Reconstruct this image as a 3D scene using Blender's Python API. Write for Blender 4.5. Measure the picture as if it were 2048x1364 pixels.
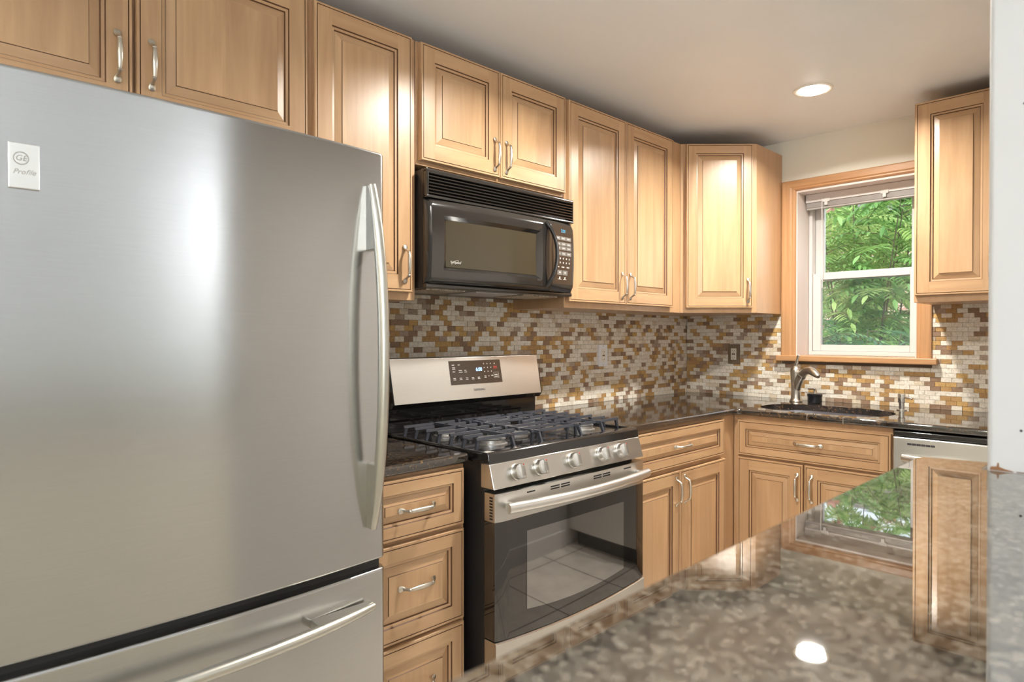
import bpy, bmesh, math, random
from mathutils import Vector, Matrix, Euler
for o in list(bpy.data.objects): bpy.data.objects.remove(o)
S = bpy.context.scene
COL = S.collection
PI = math.pi
rnd = random.Random(7)

# ------------------------------------------------------------------ camera
cam_d = bpy.data.cameras.new('camera'); cam = bpy.data.objects.new('camera', cam_d); COL.objects.link(cam)
cam.location = (2.1139, -3.5958, 1.2571)
cam.rotation_euler = (PI/2 - 0.0083, 0, 0.7936)
cam_d.sensor_width = 36; cam_d.lens = 1297.2/2048*36
cam_d.clip_start = 0.02
cam_d.dof.use_dof = True; cam_d.dof.focus_distance = 2.5; cam_d.dof.aperture_fstop = 7
S.camera = cam

# ------------------------------------------------------------------ world, sun, exposure
W = bpy.data.worlds.new('sky'); S.world = W; W.use_nodes = True
nt = W.node_tree; bg = nt.nodes['Background']
sky = nt.nodes.new('ShaderNodeTexSky'); sky.sky_type = 'NISHITA'
sky.sun_elevation = math.radians(48); sky.sun_rotation = math.radians(120); sky.sun_disc = False
sky.air_density = 1.0; sky.dust_density = 4.0
mixw = nt.nodes.new('ShaderNodeMix'); mixw.data_type = 'RGBA'; mixw.inputs[0].default_value = 0.6
mixw.inputs[7].default_value = (6.0, 6.2, 6.4, 1)
nt.links.new(sky.outputs[0], mixw.inputs[6]); nt.links.new(mixw.outputs[2], bg.inputs[0])
bg.inputs[1].default_value = 0.5
vs = S.view_settings
S.display_settings.display_device = 'sRGB'
vs.view_transform = 'Standard'; vs.look = 'None'; vs.gamma = 1; vs.use_curve_mapping = False
vs.exposure = 0.14

def lamp(name, kind, loc, rot, energy, color=(1, 1, 1), parent=None, **kw):
    d = bpy.data.lights.new(name, kind); d.energy = energy; d.color = color
    for k, v in kw.items(): setattr(d, k, v)
    o = bpy.data.objects.new(name, d); COL.objects.link(o); o.location = loc; o.rotation_euler = rot
    if parent: o.parent = parent
    return o
lamp('sun', 'SUN', (0, 0, 8), Euler((math.radians(38), math.radians(-25), 0)), 4.2, (1, .95, .86), angle=.02)
# fill lamp added at an invented dining-room window opening behind the camera
lamp('dining_fill_light', 'AREA', (3.9, -5.98, 1.45), (PI/2, 0, 0), 25, (.95, .98, 1), shape='RECTANGLE', size=1.4, size_y=1.4)
# the kitchen window is a portal for the sky
lamp('kitchen_window_portal', 'AREA', (0.96, 0.262, 1.58), (-PI/2, 0, 0), 1, shape='RECTANGLE', size=.56, size_y=.9).data.cycles.is_portal = True

# ------------------------------------------------------------------ materials
def mat(name):
    m = bpy.data.materials.new(name); m.use_nodes = True
    return m, m.node_tree, m.node_tree.nodes['Principled BSDF']
def simple(name, col, rough=.5, metal=0, spec=.5, coat=0, emit=None, es=0, ior=None):
    m, t, b = mat(name)
    b.inputs['Base Color'].default_value = (*col, 1); b.inputs['Roughness'].default_value = rough
    b.inputs['Metallic'].default_value = metal; b.inputs['Specular IOR Level'].default_value = spec
    b.inputs['Coat Weight'].default_value = coat; b.inputs['Coat Roughness'].default_value = .05
    if ior: b.inputs['IOR'].default_value = ior
    if emit: b.inputs['Emission Color'].default_value = (*emit, 1); b.inputs['Emission Strength'].default_value = es
    return m
def N(t, kind, **kw):
    n = t.nodes.new(kind)
    for k, v in kw.items(): setattr(n, k, v)
    return n
def ramp(t, stops, interp='LINEAR'):
    r = N(t, 'ShaderNodeValToRGB'); r.color_ramp.interpolation = interp
    e = r.color_ramp.elements
    while len(e) > 1: e.remove(e[-1])
    e[0].position = stops[0][0]; e[0].color = (*stops[0][1], 1)
    for p, c in stops[1:]:
        k = e.new(p); k.color = (*c, 1)
    return r
def noise(t, vec, scale, detail=4, rough=.5, dist=0):
    n = N(t, 'ShaderNodeTexNoise'); n.inputs['Scale'].default_value = scale; n.inputs['Detail'].default_value = detail
    n.inputs['Roughness'].default_value = rough; n.inputs['Distortion'].default_value = dist
    if vec: t.links.new(vec, n.inputs['Vector'])
    return n
def mapping(t, vec, scale=(1, 1, 1), loc=None):
    m = N(t, 'ShaderNodeMapping'); m.inputs['Scale'].default_value = scale
    t.links.new(vec, m.inputs['Vector'])
    if loc: t.links.new(loc, m.inputs['Location'])
    return m.outputs[0]
def bump(t, b, h, strength, dist=.001):
    n = N(t, 'ShaderNodeBump'); n.inputs['Strength'].default_value = strength; n.inputs['Distance'].default_value = dist
    t.links.new(h, n.inputs['Height']); t.links.new(n.outputs[0], b.inputs['Normal'])
def mathn(t, op, a, b=None, clamp=False):
    n = N(t, 'ShaderNodeMath', operation=op); n.use_clamp = clamp
    for i, v in enumerate((a, b)):
        if v is None: continue
        if isinstance(v, (int, float)): n.inputs[i].default_value = v
        else: t.links.new(v, n.inputs[i])
    return n.outputs[0]
def mixc(t, fac, a, b, blend='MIX'):
    n = N(t, 'ShaderNodeMix', data_type='RGBA', blend_type=blend)
    for i, v in ((0, fac), (6, a), (7, b)):
        if isinstance(v, tuple): n.inputs[i].default_value = (*v, 1)
        elif isinstance(v, (int, float)): n.inputs[i].default_value = v
        else: t.links.new(v, n.inputs[i])
    return n.outputs[2]

def wood(name, sc, lo, hi, rough=.32, boards=None, coat=.42):
    m, t, b = mat(name)
    tc = N(t, 'ShaderNodeTexCoord'); oi = N(t, 'ShaderNodeObjectInfo')
    comb = N(t, 'ShaderNodeCombineXYZ')
    off = mathn(t, 'MULTIPLY', oi.outputs['Random'], 37.0)
    for i in range(3): t.links.new(off, comb.inputs[i])
    v = mapping(t, tc.outputs['Object'], sc, comb.outputs[0])
    n1 = noise(t, v, 1.0, 5, .55, 1.1); n2 = noise(t, mapping(t, v, (6, 6, 3)), 1.0, 3, .6, 0)
    f = mathn(t, 'ADD', mathn(t, 'MULTIPLY', n1.outputs[0], .75), mathn(t, 'MULTIPLY', n2.outputs[0], .25))
    r = ramp(t, [(.30, lo), (.68, hi)]); t.links.new(f, r.inputs[0])
    c = r.outputs[0]
    if boards:
        sx = N(t, 'ShaderNodeSeparateXYZ'); t.links.new(tc.outputs['Object'], sx.inputs[0])
        k = mathn(t, 'FLOOR', mathn(t, 'ADD', mathn(t, 'MULTIPLY', sx.outputs[boards], 9.5), off))
        wn = N(t, 'ShaderNodeTexWhiteNoise', noise_dimensions='1D'); t.links.new(k, wn.inputs['W'])
        g = mathn(t, 'ADD', mathn(t, 'MULTIPLY', wn.outputs[0], .16), .92)
        hs = N(t, 'ShaderNodeHueSaturation'); t.links.new(c, hs.inputs['Color']); t.links.new(g, hs.inputs['Value']); c = hs.outputs[0]
    t.links.new(c, b.inputs['Base Color'])
    b.inputs['Roughness'].default_value = rough; b.inputs['Coat Weight'].default_value = coat; b.inputs['Coat Roughness'].default_value = .36
    bump(t, b, n2.outputs[0], .06, .001)
    return m
WLO, WHI = (.43, .25, .126), (.585, .375, .205)
wood_v = wood('maple_vertical_grain', (13, 13, 1.3), WLO, WHI, boards='X')
wood_h = wood('maple_horizontal_grain', (1.3, 13, 13), WLO, WHI)
wood_in = wood('maple_box', (10, 10, 1.5), (.42, .245, .124), (.54, .335, .18))
glaze = simple('dark_glaze', (.115, .05, .02), .45)
oak_v = wood('oak_casing_vertical', (34, 34, 1.6), (.40, .20, .085), (.54, .30, .14), .38)
oak_h = wood('oak_casing_horizontal', (1.6, 34, 34), (.40, .20, .085), (.54, .30, .14), .38)

def steel(name, col=(.66, .655, .64), rough=.27, aniso=.75, axis='Z', scale=(1, 1, 260), b=.02):
    m, t, p = mat(name)
    tc = N(t, 'ShaderNodeTexCoord')
    n = noise(t, mapping(t, tc.outputs['Object'], scale), 3.0, 3, .6)
    r = ramp(t, [(.3, tuple(c*.94 for c in col)), (.7, col)]); t.links.new(n.outputs[0], r.inputs[0])
    t.links.new(r.outputs[0], p.inputs['Base Color'])
    p.inputs['Metallic'].default_value = 1; p.inputs['Roughness'].default_value = rough
    p.inputs['Anisotropic'].default_value = aniso; p.inputs['Anisotropic Rotation'].default_value = .25
    if aniso:
        tg = N(t, 'ShaderNodeTangent', direction_type='RADIAL', axis=axis); t.links.new(tg.outputs[0], p.inputs['Tangent'])
    if b: bump(t, p, n.outputs[0], b, .0005)
    return m
stainless = steel('brushed_stainless', col=(.50, .50, .502), rough=.22, scale=(4, 4, 420))
stainless_r = steel('range_stainless', col=(.60, .585, .555), rough=.28, scale=(4, 4, 420))
handle_metal = simple('satin_silver_handle', (.56, .55, .50), .33, 1)
nickel = simple('brushed_nickel', (.66, .62, .55), .3, 1)
chrome = simple('chrome', (.8, .79, .77), .12, 1)
pewter = simple('dull_pewter', (.36, .34, .31), .38, 1)
black_gloss = simple('black_enamel', (.012, .011, .011), .09, coat=.5)
black_semi = simple('black_plastic', (.016, .015, .015), .28)
black_matte = simple('black_matte', (.008, .008, .008), .7)
cast_iron = simple('cast_iron', (.035, .038, .05), .42, spec=.6)
alu = simple('burner_aluminium', (.55, .54, .52), .4, 1)
white_vinyl = simple('white_vinyl', (.66, .635, .62), .35)
jamb_paint = simple('pinkish_white_paint', (.68, .61, .57), .5)
blind_mat = simple('blind_vinyl', (.66, .62, .60), .4)
clear_plastic = simple('clear_plastic', (.7, .68, .66), .15)
dining_paint = simple('pale_grey_paint', (.66, .66, .65), .6)
wall_paint = simple('cream_paint', (.82, .80, .70), .6)
trim_white = simple('white_paint', (.56, .555, .545), .5)
print_white = simple('printed_legend', (.52, .50, .47), .5)
print_grey = simple('grey_legend', (.17, .155, .14), .5)
print_red = simple('red_legend', (.45, .03, .03), .5)
display_blue = simple('display_digits', (.1, .2, .4), .5, emit=(.35, .62, 1.0), es=2.2)
display_teal = simple('display_digits_teal', (.05, .2, .3), .5, emit=(.12, .55, .8), es=.8)
lens_mat = simple('lamp_lens', (1, .97, .9), .5, emit=(1, .95, .86), es=16)
lamp_trim = simple('lamp_trim_white', (.80, .77, .70), .4)
plate_dark = simple('bronze_plate', (.22, .17, .12), .35, .6)
plate_steel = simple('steel_plate', (.74, .76, .80), .3, .25)
ivory = simple('ivory_plastic', (.78, .74, .64), .35)
basin_mat = simple('basin_steel', (.42, .41, .44), .35, .85)
panel_brown = simple('smoked_panel', (.040, .028, .020), .16, spec=.8)
filter_mesh = None

def mk_filter():
    m, t, b = mat('grease_filter')
    tc = N(t, 'ShaderNodeTexCoord'); n = noise(t, tc.outputs['Object'], 140, 3, .7)
    r = ramp(t, [(.35, (.22, .17, .12)), (.6, (.62, .55, .45))]); t.links.new(n.outputs[0], r.inputs[0])
    t.links.new(r.outputs[0], b.inputs['Base Color']); b.inputs['Metallic'].default_value = .6; b.inputs['Roughness'].default_value = .45
    return m
filter_mesh = mk_filter()

def mk_ceiling():
    m, t, b = mat('ceiling_paint')
    tc = N(t, 'ShaderNodeTexCoord'); n = noise(t, tc.outputs['Object'], 2.2, 4, .5)
    r = ramp(t, [(.3, (.81, .84, .865)), (.7, (.85, .88, .905))]); t.links.new(n.outputs[0], r.inputs[0])
    t.links.new(r.outputs[0], b.inputs['Base Color']); b.inputs['Roughness'].default_value = .42
    bump(t, b, noise(t, tc.outputs['Object'], 5, 3).outputs[0], .15, .01)
    return m
ceil_mat = mk_ceiling()

def granite(name, base, flecks, ior, rough, scale=1.0, amount=.55, stops=None):
    m, t, b = mat(name)
    tc = N(t, 'ShaderNodeTexCoord'); v = tc.outputs['Object']
    vo = N(t, 'ShaderNodeTexVoronoi'); vo.inputs['Scale'].default_value = 170*scale; t.links.new(v, vo.inputs['Vector'])
    sep = N(t, 'ShaderNodeSeparateColor'); t.links.new(vo.outputs['Color'], sep.inputs[0])
    n = noise(t, v, 55*scale, 5, .65)
    n2 = noise(t, v, 9*scale, 4, .6)
    r1 = ramp(t, stops or [(0, base), (amount, base), (amount+.12, flecks[0]), (.86, flecks[1]), (1, flecks[2])])
    f = mathn(t, 'ADD', mathn(t, 'MULTIPLY', sep.outputs[0], .5), mathn(t, 'ADD', mathn(t, 'MULTIPLY', n.outputs[0], .55), mathn(t, 'MULTIPLY', mathn(t, 'SUBTRACT', n2.outputs[0], .5), .5)))
    t.links.new(f, r1.inputs[0]); t.links.new(r1.outputs[0], b.inputs['Base Color'])
    b.inputs['Roughness'].default_value = rough; b.inputs['IOR'].default_value = ior
    return m
granite_dark = granite('dark_granite', (.014, .012, .011), [(.05, .032, .02), (.13, .075, .035), (.2, .16, .12)], 2.1, .05)
granite_bar = granite('brown_granite', (.10, .085, .065), [(.14, .115, .085), (.20, .165, .125), (.34, .30, .24)], 3.35, .018, 1.5, .40, [(.32, (.022, .018, .013)), (.45, (.060, .049, .036)), (.54, (.10, .084, .062)), (.66, (.155, .134, .104)), (.85, (.25, .22, .175))])

def mk_tile():
    m, t, b = mat('travertine_mosaic')
    g = N(t, 'ShaderNodeNewGeometry'); tc = N(t, 'ShaderNodeTexCoord')
    r = ramp(t, [(0, (.80, .73, .63)), (.26, (.84, .79, .70)), (.48, (.70, .60, .46)), (.60, (.56, .35, .13)), (.71, (.46, .275, .11)), (.82, (.30, .19, .12)), (.92, (.42, .32, .24))], 'CONSTANT')
    t.links.new(g.outputs['Random Per Island'], r.inputs[0])
    n = noise(t, tc.outputs['Object'], 90, 6, .7); n2 = noise(t, tc.outputs['Object'], 320, 3, .6)
    mott = ramp(t, [(.3, (.72, .68, .62)), (.55, (1, 1, 1)), (.8, (1.1, 1.08, 1.02))]); t.links.new(n.outputs[0], mott.inputs[0])
    t.links.new(mixc(t, 1.0, r.outputs[0], mott.outputs[0], 'MULTIPLY'), b.inputs['Base Color'])
    b.inputs['Roughness'].default_value = .62
    h = mathn(t, 'ADD', n.outputs[0], mathn(t, 'MULTIPLY', n2.outputs[0], .4))
    bump(t, b, h, .85, .0035)
    return m
tile_mat = mk_tile()
grout_mat = simple('dark_joint', (.16, .11, .07), .9)

def mk_floor():
    m, t, b = mat('floor_tile')
    tc = N(t, 'ShaderNodeTexCoord')
    br = N(t, 'ShaderNodeTexBrick'); br.offset = 0; br.squash = 1
    br.inputs['Scale'].default_value = 1; br.inputs['Brick Width'].default_value = .46; br.inputs['Row Height'].default_value = .46
    br.inputs['Mortar Size'].default_value = .004
    br.inputs['Color1'].default_value = (.50, .46, .41, 1); br.inputs['Color2'].default_value = (.54, .50, .445, 1); br.inputs['Mortar'].default_value = (.09, .075, .06, 1)
    t.links.new(tc.outputs['Object'], br.inputs['Vector'])
    n = noise(t, tc.outputs['Object'], 7, 5, .6)
    t.links.new(mixc(t, .35, br.outputs[0], n.outputs[0], 'OVERLAY'), b.inputs['Base Color']); b.inputs['Roughness'].default_value = .3
    return m
floor_mat = mk_floor()

def glass_arch(name, tint=(1, 1, 1), gl=1.0, ior=1.5):
    m = bpy.data.materials.new(name); m.use_nodes = True; t = m.node_tree; t.nodes.clear()
    o = N(t, 'ShaderNodeOutputMaterial'); mx = N(t, 'ShaderNodeMixShader'); tr = N(t, 'ShaderNodeBsdfTransparent'); gs = N(t, 'ShaderNodeBsdfGlossy')
    tr.inputs[0].default_value = (*tint, 1); gs.inputs['Roughness'].default_value = 0.0
    fr = N(t, 'ShaderNodeFresnel'); fr.inputs[0].default_value = ior
    t.links.new(mathn(t, 'MULTIPLY', fr.outputs[0], gl), mx.inputs[0]); t.links.new(tr.outputs[0], mx.inputs[1]); t.links.new(gs.outputs[0], mx.inputs[2])
    t.links.new(mx.outputs[0], o.inputs[0]); return m
pane_mat = glass_arch('window_glass', (.97, .99, .98))
def mk_screen():
    m = bpy.data.materials.new('insect_screen'); m.use_nodes = True; t = m.node_tree; t.nodes.clear()
    o = N(t, 'ShaderNodeOutputMaterial'); mx = N(t, 'ShaderNodeMixShader'); tr = N(t, 'ShaderNodeBsdfTransparent'); df = N(t, 'ShaderNodeBsdfDiffuse')
    df.inputs[0].default_value = (.42, .45, .47, 1); mx.inputs[0].default_value = .30
    t.links.new(tr.outputs[0], mx.inputs[1]); t.links.new(df.outputs[0], mx.inputs[2]); t.links.new(mx.outputs[0], o.inputs[0]); return m
screen_mat = mk_screen()
# oven glass: black glass; the viewing window has extra panes behind it that reflect more
oven_glass = simple('black_oven_glass', (.010, .009, .008), .03, ior=1.85)
oven_window = simple('oven_window_glass', (.018, .016, .014), .035, ior=3.4)
mw_window = simple('microwave_window', (.045, .037, .023), .10, ior=1.45)
mw_black = simple('microwave_black', (.020, .018, .016), .13, ior=1.75)

def leaf_mat(name, a, b_, tr):
    m = bpy.data.materials.new(name); m.use_nodes = True; t = m.node_tree
    b = t.nodes['Principled BSDF']; out = t.nodes['Material Output']
    g = N(t, 'ShaderNodeNewGeometry'); r = ramp(t, [(0, a), (1, b_)]); t.links.new(g.outputs['Random Per Island'], r.inputs[0])
    t.links.new(r.outputs[0], b.inputs['Base Color']); b.inputs['Roughness'].default_value = .45
    tl = N(t, 'ShaderNodeBsdfTranslucent'); t.links.new(mixc(t, .5, r.outputs[0], tr), tl.inputs[0])
    mx = N(t, 'ShaderNodeMixShader'); mx.inputs[0].default_value = .4
    t.links.new(b.outputs[0], mx.inputs[1]); t.links.new(tl.outputs[0], mx.inputs[2]); t.links.new(mx.outputs[0], out.inputs[0]); return m
leaf_a = leaf_mat('leaf_green', (.07, .20, .055), (.25, .46, .15), (.36, .55, .15))
leaf_b = leaf_mat('leaf_bluegreen', (.025, .095, .05), (.10, .23, .11), (.16, .36, .14))
leaf_c = leaf_mat('leaf_lime', (.20, .36, .08), (.48, .62, .24), (.55, .65, .25))
flower_mat = leaf_mat('flower_pink', (.62, .30, .26), (.80, .50, .44), (.8, .45, .4))
stem_mat = simple('bark', (.085, .075, .045), .8)
earth = simple('earth', (.07, .06, .04), .9)
def mk_brick():
    m, t, b = mat('pink_brick')
    tc = N(t, 'ShaderNodeTexCoord'); br = N(t, 'ShaderNodeTexBrick')
    v = N(t, 'ShaderNodeMapping'); v.inputs['Rotation'].default_value = (PI/2, 0, 0); t.links.new(tc.outputs['Object'], v.inputs[0])
    br.inputs['Scale'].default_value = 1; br.inputs['Brick Width'].default_value = .22; br.inputs['Row Height'].default_value = .075; br.inputs['Mortar Size'].default_value = .008
    br.inputs['Color1'].default_value = (.52, .30, .24, 1); br.inputs['Color2'].default_value = (.60, .38, .31, 1); br.inputs['Mortar'].default_value = (.72, .66, .62, 1)
    t.links.new(v.outputs[0], br.inputs['Vector']); t.links.new(br.outputs[0], b.inputs['Base Color']); b.inputs['Roughness'].default_value = .85; return m
brick_mat = mk_brick()
fence_wood = simple('fence_wood', (.20, .12, .075), .8)

# ------------------------------------------------------------------ mesh helpers
class MB:
    def __init__(s): s.v = []; s.f = []; s.m = []
    def add(s, vs, fs, mi=0):
        n = len(s.v); s.v += [tuple(v) for v in vs]; s.f += [tuple(i+n for i in f) for f in fs]; s.m += [mi]*len(fs)
    def quad(s, a, b, c, d, mi=0): s.add([a, b, c, d], [(0, 1, 2, 3)], mi)
    def box(s, x0, x1, y0, y1, z0, z1, mi=0, bev=0, seg=2):
        if bev <= 0:
            v = [(x, y, z) for z in (z0, z1) for y in (y0, y1) for x in (x0, x1)]
            s.add(v, [(0, 2, 3, 1), (4, 5, 7, 6), (0, 1, 5, 4), (2, 6, 7, 3), (0, 4, 6, 2), (1, 3, 7, 5)], mi); return
        bm = bmesh.new(); bmesh.ops.create_cube(bm, size=1)
        for q in bm.verts: q.co = Vector(((x0+x1)/2+q.co.x*(x1-x0), (y0+y1)/2+q.co.y*(y1-y0), (z0+z1)/2+q.co.z*(z1-z0)))
        bev = min(bev, .49*min(abs(x1-x0), abs(y1-y0), abs(z1-z0)))
        bmesh.ops.bevel(bm, geom=bm.edges[:], offset=bev, segments=seg, profile=.5, affect='EDGES')
        s.bm(bm, mi)
    def bm(s, bm, mi=0):
        bm.verts.ensure_lookup_table(); bm.verts.index_update()
        s.add([v.co[:] for v in bm.verts], [[v.index for v in f.verts] for f in bm.faces], mi); bm.free()
    def prism(s, poly, axis, a, b, mi=0, bev=0, seg=2):
        # poly: 2-D outline in the two other axes (x,y)->axis z; (x,z)->axis y; (y,z)->axis x
        def P(p, h): return {'z': (p[0], p[1], h), 'y': (p[0], h, p[1]), 'x': (h, p[0], p[1])}[axis]
        bm = bmesh.new(); lo = [bm.verts.new(P(p, a)) for p in poly]; hi = [bm.verts.new(P(p, b)) for p in poly]
        bm.faces.new(lo); bm.faces.new(hi); n = len(poly)
        for i in range(n): bm.faces.new((lo[i], lo[(i+1) % n], hi[(i+1) % n], hi[i]))
        bmesh.ops.recalc_face_normals(bm, faces=bm.faces[:])
        if bev: bmesh.ops.bevel(bm, geom=bm.edges[:], offset=bev, segments=seg, profile=.5, affect='EDGES')
        s.bm(bm, mi)
    def sweep(s, pts, rad, n=12, mi=0, up=(0, 0, 1), cap=True):
        # rad: number, or list of (side, up) half sizes
        P = [Vector(p) for p in pts]; rings = []; up = Vector(up)
        for i, p in enumerate(P):
            t = (P[min(i+1, len(P)-1)]-P[max(i-1, 0)]).normalized()
            u = up - t*up.dot(t)
            if u.length < 1e-4: u = Vector((1, 0, 0)) - t*t.x
            u.normalize(); w = t.cross(u)
            r = rad if isinstance(rad, (int, float)) else rad[i]
            ra, rb = (r, r) if isinstance(r, (int, float)) else r
            rings.append([p + w*(math.cos(2*PI*k/n)*ra) + u*(math.sin(2*PI*k/n)*rb) for k in range(n)])
        vs = [v for r in rings for v in r]; fs = []
        for i in range(len(P)-1):
            for k in range(n): fs.append((i*n+k, i*n+(k+1) % n, (i+1)*n+(k+1) % n, (i+1)*n+k))
        if cap: fs.append(tuple(reversed(range(n)))); fs.append(tuple((len(P)-1)*n+k for k in range(n)))
        s.add(vs, fs, mi)
    def lathe(s, prof, c=(0, 0, 0), axis='z', n=32, mi=0, cap=True):
        c = Vector(c); vs = []; fs = []
        for r, h in prof:
            for k in range(n):
                a = 2*PI*k/n; ca, sa = r*math.cos(a), r*math.sin(a)
                vs.append(c + Vector({'z': (ca, sa, h), 'x': (h, ca, sa), 'y': (sa, h, ca)}[axis]))
        for i in range(len(prof)-1):
            for k in range(n): fs.append((i*n+k, i*n+(k+1) % n, (i+1)*n+(k+1) % n, (i+1)*n+k))
        if cap: fs.append(tuple(reversed(range(n)))); fs.append(tuple((len(prof)-1)*n+k for k in range(n)))
        s.add(vs, fs, mi)
    def build(s, name, mats, parent=None, loc=(0, 0, 0), rot=(0, 0, 0), ang=32):
        me = bpy.data.meshes.new(name); me.from_pydata(s.v, [], s.f)
        for m in (mats if isinstance(mats, (list, tuple)) else [mats]): me.materials.append(m)
        me.polygons.foreach_set('material_index', s.m)
        bm = bmesh.new(); bm.from_mesh(me); bmesh.ops.recalc_face_normals(bm, faces=bm.faces[:]); bm.to_mesh(me); bm.free()
        me.update()
        if ang: me.shade_smooth(); me.set_sharp_from_angle(angle=math.radians(ang))
        o = link(name, me, parent, loc, rot)
        if ang:
            wm = o.modifiers.new('weighted_normals', 'WEIGHTED_NORMAL'); wm.weight = 60; wm.keep_sharp = True; wm.mode = 'FACE_AREA'
        return o
def link(name, me, parent=None, loc=(0, 0, 0), rot=(0, 0, 0)):
    o = bpy.data.objects.new(name, me); COL.objects.link(o); o.location = loc; o.rotation_euler = rot
    if parent: o.parent = parent
    return o
def tag(o, label, cat, group=None):
    o['label'] = label; o['category'] = cat
    if group: o['group'] = group
    return o
def thing(name, label, cat, loc=(0, 0, 0), rz=0, group=None):
    o = link(name, None, None, loc, (0, 0, rz)); o.empty_display_size = .05
    return tag(o, label, cat, group)
def struct(o): o['kind'] = 'structure'; return o
def text(name, body, size, m, parent, loc, rot, shear=0, depth=.0004, align='CENTER', sx=1.0):
    c = bpy.data.curves.new(name, 'FONT'); c.body = body; c.size = size; c.extrude = depth; c.align_x = align; c.align_y = 'CENTER'; c.shear = shear
    t = bpy.data.objects.new(name, c); COL.objects.link(t); bpy.context.view_layer.update()
    me = bpy.data.meshes.new_from_object(t.evaluated_get(bpy.context.evaluated_depsgraph_get()))
    bpy.data.objects.remove(t); me.name = name
    me.materials.clear(); me.materials.append(m)
    if sx != 1: me.transform(Matrix.Diagonal((sx, 1, 1, 1)))
    return link(name, me, parent, loc, rot)

# ------------------------------------------------------------------ room shell
CEIL = 2.3274
def sbox(name, *a, m=wall_paint, **k):
    b = MB(); b.box(*a, **k); return struct(b.build(name, m, ang=0))
sbox('floor', -.15, 5.6, -6.1, .26, -.1, 0, m=floor_mat)
sbox('ceiling', -.15, 5.6, -6.1, .26, CEIL, CEIL+.1, m=ceil_mat)
sbox('wall_left', -.15, 0, -4.62, .26, 0, CEIL)
# back wall with the window opening
WX0, WX1, WZ0, WZ1 = .668, 1.255, 1.12, 2.05
b = MB()
b.box(0, WX0, 0, .26, 0, CEIL); b.box(WX1, 5.5, 0, .26, 0, CEIL); b.box(WX0, WX1, 0, .26, 0, WZ0); b.box(WX0, WX1, 0, .26, WZ1, CEIL)
struct(b.build('wall_back', wall_paint, ang=0))
b = MB(); b.box(1.953, 2.073, -2.607, 0, 0, CEIL, bev=.007, seg=3)
wr = struct(b.build('wall_right', trim_white))
nails = MB()
for (x, z) in ((1.9885, 1.5366), (1.9872, 1.142)):
    nails.lathe([(.0011, -.0002), (.0016, -.0006)], (x, -2.607, z), 'y', 10)
nl = nails.build('nail_hole', black_matte, wr)
# chipped bare corner of the jamb at bar height
b = MB()
b.prism([(1.9565, 1.0906), (1.9575, 1.0945), (1.961, 1.0950), (1.9635, 1.0955), (1.964, 1.1000), (1.9655, 1.1000), (1.966, 1.0952), (1.972, 1.0930), (1.980, 1.0915), (1.980, 1.0906)], 'y', -2.6078, -2.6062)
b.build('chipped_plaster', simple('bare_wood', (.20, .09, .035), .8), wr)
b = MB(); b.box(1.983, 2.065, -2.6076, -2.6065, 1.0905, 1.0917); b.build('joint_filler', simple('old_caulk', (.16, .09, .05), .8), wr)  # thin brown strip along the foot of the jamb
sbox('wall_right_half', 1.953, 2.073, -4.62, -2.607, 0, 1.05)
sbox('baseboard_right', 1.940, 1.953, -4.0, -.68, 0, .10, m=trim_white)
sbox('wall_front_kitchen', 0, 2.073, -4.72, -4.62, 0, CEIL)
b = MB(); b.box(2.073, 3.2, -6.1, -6.0, 0, CEIL); b.box(4.6, 5.5, -6.1, -6.0, 0, CEIL); b.box(3.2, 4.6, -6.1, -6.0, 0, .75); b.box(3.2, 4.6, -6.1, -6.0, 2.15, CEIL)
struct(b.build('wall_dining_front', dining_paint, ang=0))
sbox('wall_dining_left', 1.973, 2.073, -6.0, -4.72, 0, CEIL, m=dining_paint)
sbox('wall_dining_far', 5.5, 5.6, -6.1, 0, 0, CEIL, m=dining_paint)

# ------------------------------------------------------------------ backsplash tiles
def tiles(name, plane, u0, u1, z0, z1, holes, label):
    R = random.Random(len(name)*13+int(u1*10)); b = MB(); TW, TH = .0432, .0216
    P = (lambda u, d, z: (d, u, z)) if plane == 'x' else (lambda u, d, z: (u, -d, z))
    rows = int((z1-z0)/TH)+1
    for r in range(rows):
        za, zb = z0+r*TH, min(z0+(r+1)*TH, z1)
        if zb-za < .003: continue
        off = (r % 2)*TW*.5 + R.uniform(-.002, .002)
        u = u0-off
        while u < u1:
            ua, ub = max(u, u0), min(u+TW, u1); u += TW
            if ub-ua < .004: continue
            segs = [(ua, ub)]
            for (h0, h1, k0, k1) in holes:
                if zb > k0+.004 and za < k1-.004:
                    ns = []
                    for (p, q) in segs:
                        if q <= h0 or p >= h1: ns.append((p, q)); continue
                        if p < h0: ns.append((p, h0))
                        if q > h1: ns.append((h1, q))
                    segs = ns
            for (p, q) in segs:
                if q-p < .003: continue
                g = .0005; d = .0075+R.uniform(0, .003)
                c = [P(p+g, d+R.uniform(-.001, .001), za+g), P(q-g, d+R.uniform(-.001, .001), za+g), P(q-g, d+R.uniform(-.001, .001), zb-g), P(p+g, d+R.uniform(-.001, .001), zb-g)]
                k = [P(p+g, .003, za+g), P(q-g, .003, za+g), P(q-g, .003, zb-g), P(p+g, .003, zb-g)]
                b.add(c+k, [(0, 1, 2, 3), (4, 5, 1, 0), (5, 6, 2, 1), (6, 7, 3, 2), (7, 4, 0, 3)], 0)
    def sheet(p, q, s, e): b.add([P(p, .0035, s), P(q, .0035, s), P(q, .0035, e), P(p, .0035, e)], [(0, 1, 2, 3)], 1)
    if plane == 'x': sheet(u0, u1, z0, z1)
    else:
        h = holes[0]; sheet(u0, h[0], z0, z1); sheet(h[1], u1, z0, z1); sheet(h[0], h[1], z0, h[2])
    o = b.build(name, [tile_mat, grout_mat], ang=0)
    return tag(o, label, 'backsplash')
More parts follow.
